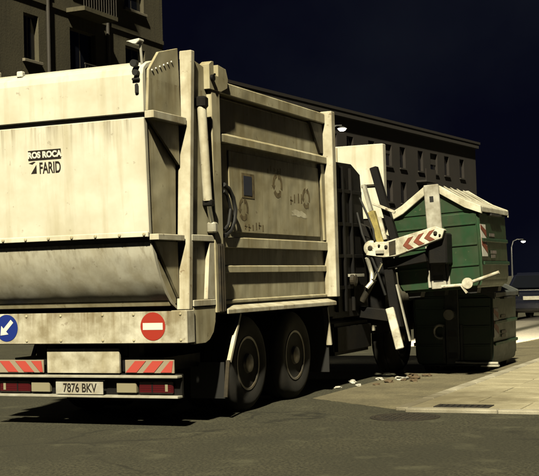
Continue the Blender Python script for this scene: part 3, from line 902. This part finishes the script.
dg = thing('drain_grate', 'dark slotted iron drain grate behind the pavement kerb', 'drain grate', (3.42, SWY + 0.30, SWZ))
B().box(-0.30, 0.30, -0.13, 0.13, 0.002, 0.0045).build('pit', 'black_rubber', dg)
fr = B()
for a in ((-.30, .30, -.13, -.115), (-.30, .30, .115, .13), (-.30, -.285, -.115, .115), (.285, .30, -.115, .115)):
    fr.box(*a, 0.005, 0.012)
fr.build('frame', 'cast_iron', dg)
for k in range(9):
    x = -0.27 + k * 0.0675
    B().box(x - .012, x + .012, -0.114, 0.114, 0.005, 0.011).build('slat', 'cast_iron', dg)

random.seed(11)
def scrap(name, label, cat, x, y, r, m, group, z=0.0, flat=0.45):
    b = B()
    bmesh.ops.create_icosphere(b.bm, subdivisions=2, radius=r)
    for v in b.bm.verts:
        k = random.uniform(0.55, 1.15)
        v.co = Vector((v.co.x * k * 1.3, v.co.y * k, max(v.co.z, -r * .5) * k * flat))
    zmin = min(v.co.z for v in b.bm.verts)
    o = b.build(name, m)
    o.location = (x, y, z - zmin - 0.002)
    o.rotation_euler = (0, 0, random.uniform(0, 6))
    return tag(o, label, cat, group)
for x, y, r in ((1.30, 4.75, .05), (1.05, 5.2, .07), (1.12, 4.45, .045), (1.28, 5.7, .06)):
    scrap('paper_scrap', 'crumpled white scrap of paper on the road beside the truck', 'litter', x, y, r, 'paper', 'white paper scraps on the road')
for x, y, r in ((1.55, 5.3, .07), (1.72, 5.9, .09), (1.6, 6.2, .08), (1.85, 5.5, .06), (1.5, 4.9, .045), (1.78, 6.35, .07), (1.66, 5.6, .05)):
    scrap('refuse_clump', 'small brown clump of spilled refuse below the raised container', 'litter', x, y, r, 'cardboard', 'brown refuse below the container', z=0.004)
scrap('carton_scrap', 'pale carton scrap among the brown refuse below the container', 'litter', 1.58, 5.75, .09, 'paper', None, z=0.004)

# ------------------------------------------------------------------ buildings
def building(name, label, origin, rz, length, height, depth, cols, rows, m, roof_h=0.0, extra=None, recess=0.22):
    """facade along local +y on plane x=0 facing +x; windows = real openings.
    cols: list of (y0, y1), rows: list of (z0, z1)"""
    t = thing(name, label, 'building', origin, rz)
    ys = sorted({0.0, length} | {v for c in cols for v in c})
    zs = sorted({0.0, height} | {v for r in rows for v in r})
    b = B()
    for i in range(len(ys) - 1):
        for j in range(len(zs) - 1):
            ya, yb, za, zb = ys[i], ys[i + 1], zs[j], zs[j + 1]
            if any(c[0] <= ya and yb <= c[1] for c in cols) and any(r[0] <= za and zb <= r[1] for r in rows):
                d = -recess
                b.poly([(0, ya, za), (d, ya, za), (d, ya, zb), (0, ya, zb)])
                b.poly([(0, yb, za), (0, yb, zb), (d, yb, zb), (d, yb, za)])
                b.poly([(0, ya, za), (0, yb, za), (d, yb, za), (d, ya, za)])
                b.poly([(0, ya, zb), (d, ya, zb), (d, yb, zb), (0, yb, zb)])
            else:
                b.poly([(0, ya, za), (0, yb, za), (0, yb, zb), (0, ya, zb)])
    b.poly([(0, 0, 0), (0, 0, height), (-depth, 0, height), (-depth, 0, 0)])
    b.poly([(0, length, 0), (-depth, length, 0), (-depth, length, height), (0, length, height)])
    b.poly([(-depth, 0, 0), (-depth, 0, height), (-depth, length, height), (-depth, length, 0)])
    wl = b.build('wall', m, t)
    me = wl.data
    return t, wl

# near building on the left
H1 = 20.0
rows = [(2.9 + 2.8 * k, 4.35 + 2.8 * k) for k in range(6)]
cols = [(3.1, 4.3), (7.0, 8.1), (10.7, 11.5), (13.3, 14.9), (16.9, 18.3)]
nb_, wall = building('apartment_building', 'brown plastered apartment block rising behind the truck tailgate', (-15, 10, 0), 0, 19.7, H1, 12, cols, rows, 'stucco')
for ci, (ya, yb) in enumerate(cols):
    for ri, (za, zb) in enumerate(rows):
        wn = B().box(-0.21, -0.15, ya, yb, za, zb).build('window', 'window_frame', nb_)
        ym = (ya + yb) / 2
        for p0, p1 in ((ya + .06, ym - .03), (ym + .03, yb - .06)):
            B().box(-0.149, -0.142, p0, p1, za + .06, zb - .06).build('pane', 'window_glass', wn)
        if (ci * 7 + ri * 3) % 4 == 1:
            B().box(-0.12, -0.08, ya + .02, yb - .02, za + (zb - za) * .45, zb).build('roller_shutter', 'shutter', wn)
        B().box(-0.10, 0.10, ya - .10, yb + .10, za - .10, za - .003).build('sill', 'sill_stone', nb_, bevel=0.01)
        if ci == 3:
            bl = B().box(0.003, 0.75, ya - .25, yb + .25, za - .92, za - .78).build('balcony', 'stucco', nb_)
            bal = B()
            for k in range(14):
                y = ya - .22 + k * (yb - ya + .44) / 13
                bal.box(0.70, 0.72, y - .012, y + .012, za - .778, za + .12)
            bal.box(0.69, 0.73, ya - .25, yb + .25, za + .12, za + .16)
            bal.build('railing', 'shutter', bl)
for yy in (11.95, 15.6):
    B().tube([(0.07, yy, 0.02), (0.07, yy, H1 - .1)], 0.06, 8).build('drain_pipe', 'shutter', nb_, smooth=True)
B().box(-12.2, 0.5, -0.2, 19.95, H1 + .002, H1 + .35).build('roof', 'roof_tile', nb_, bevel=0.03)
for k in range(6):
    B().box(0.003, 0.05, 0.02, 19.68, 2.0 + 2.8 * k, 2.14 + 2.8 * k).build('storey_band', 'stucco', nb_)

# far building behind the lifter
H2 = 13.2
LEN2 = 47.5
cols = [(1.2 + 3.2 * k + (0.5 if k % 3 == 1 else 0), 2.3 + 3.2 * k + (0.5 if k % 3 == 1 else 0) + (0.5 if k % 3 == 2 else 0)) for k in range(14)]
rows = [(1.7 + 2.75 * k, 3.35 + 2.75 * k) for k in range(4)]
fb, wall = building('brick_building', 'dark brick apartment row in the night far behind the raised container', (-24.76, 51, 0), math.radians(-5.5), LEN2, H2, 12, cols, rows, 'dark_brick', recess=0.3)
for ci, (ya, yb) in enumerate(cols):
    for ri, (za, zb) in enumerate(rows):
        wn = B().box(-0.29, -0.22, ya, yb, za, zb).build('window', 'shutter', fb)
        B().box(-0.219, -0.21, ya + .08, yb - .08, za + .08, zb - .08).build('pane', 'window_glass', wn)
        B().box(-0.05, 0.12, ya - .12, yb + .12, za - .12, za - .003).build('sill', 'brick_band', fb)
        if ci % 4 == 2:
            bl = B().box(0.003, 0.9, ya - .5, yb + .5, za - .95, za - .80).build('balcony', 'brick_band', fb)
            B().box(0.82, 0.88, ya - .5, yb + .5, za - .798, za + .1).build('parapet', 'dark_brick', bl)
        if (ci * 5 + ri * 3) % 7 < 2:
            B().box(-0.20, -0.16, ya + .02, yb - .02, za + (zb - za) * random.uniform(.2, .6), zb).build('roller_shutter', 'brick_band', wn)
B().box(0.003, 0.35, 0.0, LEN2, H2 - .38, H2 - .02).build('cornice', 'brick_band', fb)
B().prism([(0.4, H2 + .002), (0.4, H2 + .2), (-6, H2 + 0.9), (-12.4, H2 + .2), (-12.4, H2 + .002)], 'y', -0.3, LEN2 + .3).build('roof', 'roof_tile', fb)

# ------------------------------------------------------------------ street lamps in the distance
def street_lamp(label, loc, head, power):
    t = thing('street_lamp', label, 'street lamp', loc, group='lit street lamps in the distance')
    h = head[2]
    hx, hy = head[0] - loc[0], head[1] - loc[1]
    n = Vector((hx, hy, 0)).normalized()
    B().lathe([(0, 0.16), (0.5, 0.16), (0.55, 0.09), (h - 0.5, 0.05)], (0, 0, 0), 'z', 14).build('post', 'lamp_metal', t, smooth=True)
    B().tube([(0, 0, h - .5), (hx * .15, hy * .15, h + .05), (hx * .5, hy * .5, h + .22), (hx, hy, h + .18)], 0.04, 8).build('arm', 'lamp_metal', t, smooth=True)
    hd = B().lathe([(0.10, 0.10), (0.02, 0.24), (0.0, 0.25), (0.005, 0.22)], (hx, hy, h + .02), 'z', 18).build('lamp_head', 'lamp_metal', t, smooth=True)
    B().lathe([(0.0, 0.20), (-0.06, 0.18), (-0.11, 0.10), (-0.125, 0.01)], (hx, hy, h + .018), 'z', 16).build('bulb_cover', 'lamp_glow', hd, smooth=True)
    l = bpy.data.lights.new('lamp_light', 'POINT')
    l.energy = power
    l.color = (1.0, 0.88, 0.62)
    l.shadow_soft_size = 0.2
    lo = bpy.data.objects.new('lamp_light', l)
    COL.objects.link(lo)
    lo.parent = hd
    lo.location = (hx, hy, h - 0.35)
    return t
street_lamp('lit street lamp above the truck roof in front of the brick building', (-16.2, 47.4, 0), (-14.4, 47.4, 9.0), 120)
street_lamp('lit street lamp low in the dark sky right of the raised container', (-17.4, 99.1, 0), (-16.3, 99.1, 4.3), 120)

# ------------------------------------------------------------------ parked car ahead of the truck
car = thing('parked_car', 'dark hatchback car parked ahead, seen past the containers', 'car', (-0.75, 26.2, 0))
cw_, cl = 0.86, 4.0
side = [(0.02, 0.34), (-0.02, 0.62), (0.06, 0.92), (0.30, 0.98), (cl - 1.2, 0.96), (cl - .25, 0.80), (cl, 0.62), (cl - .02, 0.34), (cl - .45, 0.24), (0.4, 0.24)]
bdc = B().prism(side, 'x', -cw_, cw_).build('body', 'car_paint', car, bevel=0.06, seg=3, smooth=True)
gh = B()
lo_ = [(-0.80, 0.10), (0.80, 0.10), (0.80, 2.95), (-0.80, 2.95)]
hi_ = [(-0.62, 0.55), (0.62, 0.55), (0.62, 2.05), (-0.62, 2.05)]
A = [gh.bm.verts.new((x, y, 0.94)) for x, y in lo_]
Z = [gh.bm.verts.new((x, y, 1.46)) for x, y in hi_]
gh.bm.faces.new(A[::-1])
gh.bm.faces.new(Z)
for i in range(4):
    gh.bm.faces.new((A[i], A[(i + 1) % 4], Z[(i + 1) % 4], Z[i]))
gh.build('cabin', 'car_paint', car, bevel=0.07, seg=3, smooth=True)
B().poly([(-0.66, 0.135, 1.01), (0.66, 0.135, 1.01), (0.54, 0.455, 1.375), (-0.54, 0.455, 1.375)]).build('rear_window', 'car_glass', car)
for s in (-1, 1):
    B().poly([(s * .79, 0.5, 1.0), (s * .79, 2.5, 1.0), (s * .668, 2.0, 1.38), (s * .668, 0.75, 1.38)]).build('side_window', 'car_glass', car)
    B().box(s * .68 - .12, s * .68 + .12, -0.025, 0.06, 0.66, 0.86).build('tail_light', 'lamp_red', car, bevel=0.02)
    B().box(min(s * .86, s * 1.0), max(s * .86, s * 1.0), 2.5, 2.62, 0.98, 1.10).build('mirror', 'car_paint', car, bevel=0.02)
    for y in (0.75, cl - .78):
        wc = B().lathe([(0, 0.18), (s * 0.02, 0.24), (s * 0.0, 0.305), (s * -.18, 0.305)], (s * .84, y, 0.305), 'x', 24).build('wheel', 'tyre_rubber', car, smooth=True)
        B().lathe([(s * 0.012, 0.185), (s * 0.025, 0.17), (s * 0.01, 0.05)], (s * .845, y, 0.305), 'x', 18).build('rim', 'rim_steel', wc)
B().box(-0.80, 0.80, -0.05, 0.05, 0.36, 0.54).build('bumper', 'car_paint', car, bevel=0.03, seg=2)
B().box(-0.26, 0.26, -0.032, -0.024, 0.64, 0.75).build('licence_plate', 'plate_white', car)
B().tube([(-0.7, 0.02, 0.935), (0.7, 0.02, 0.935)], 0.012, 8).build('chrome_strip', 'chrome', car)
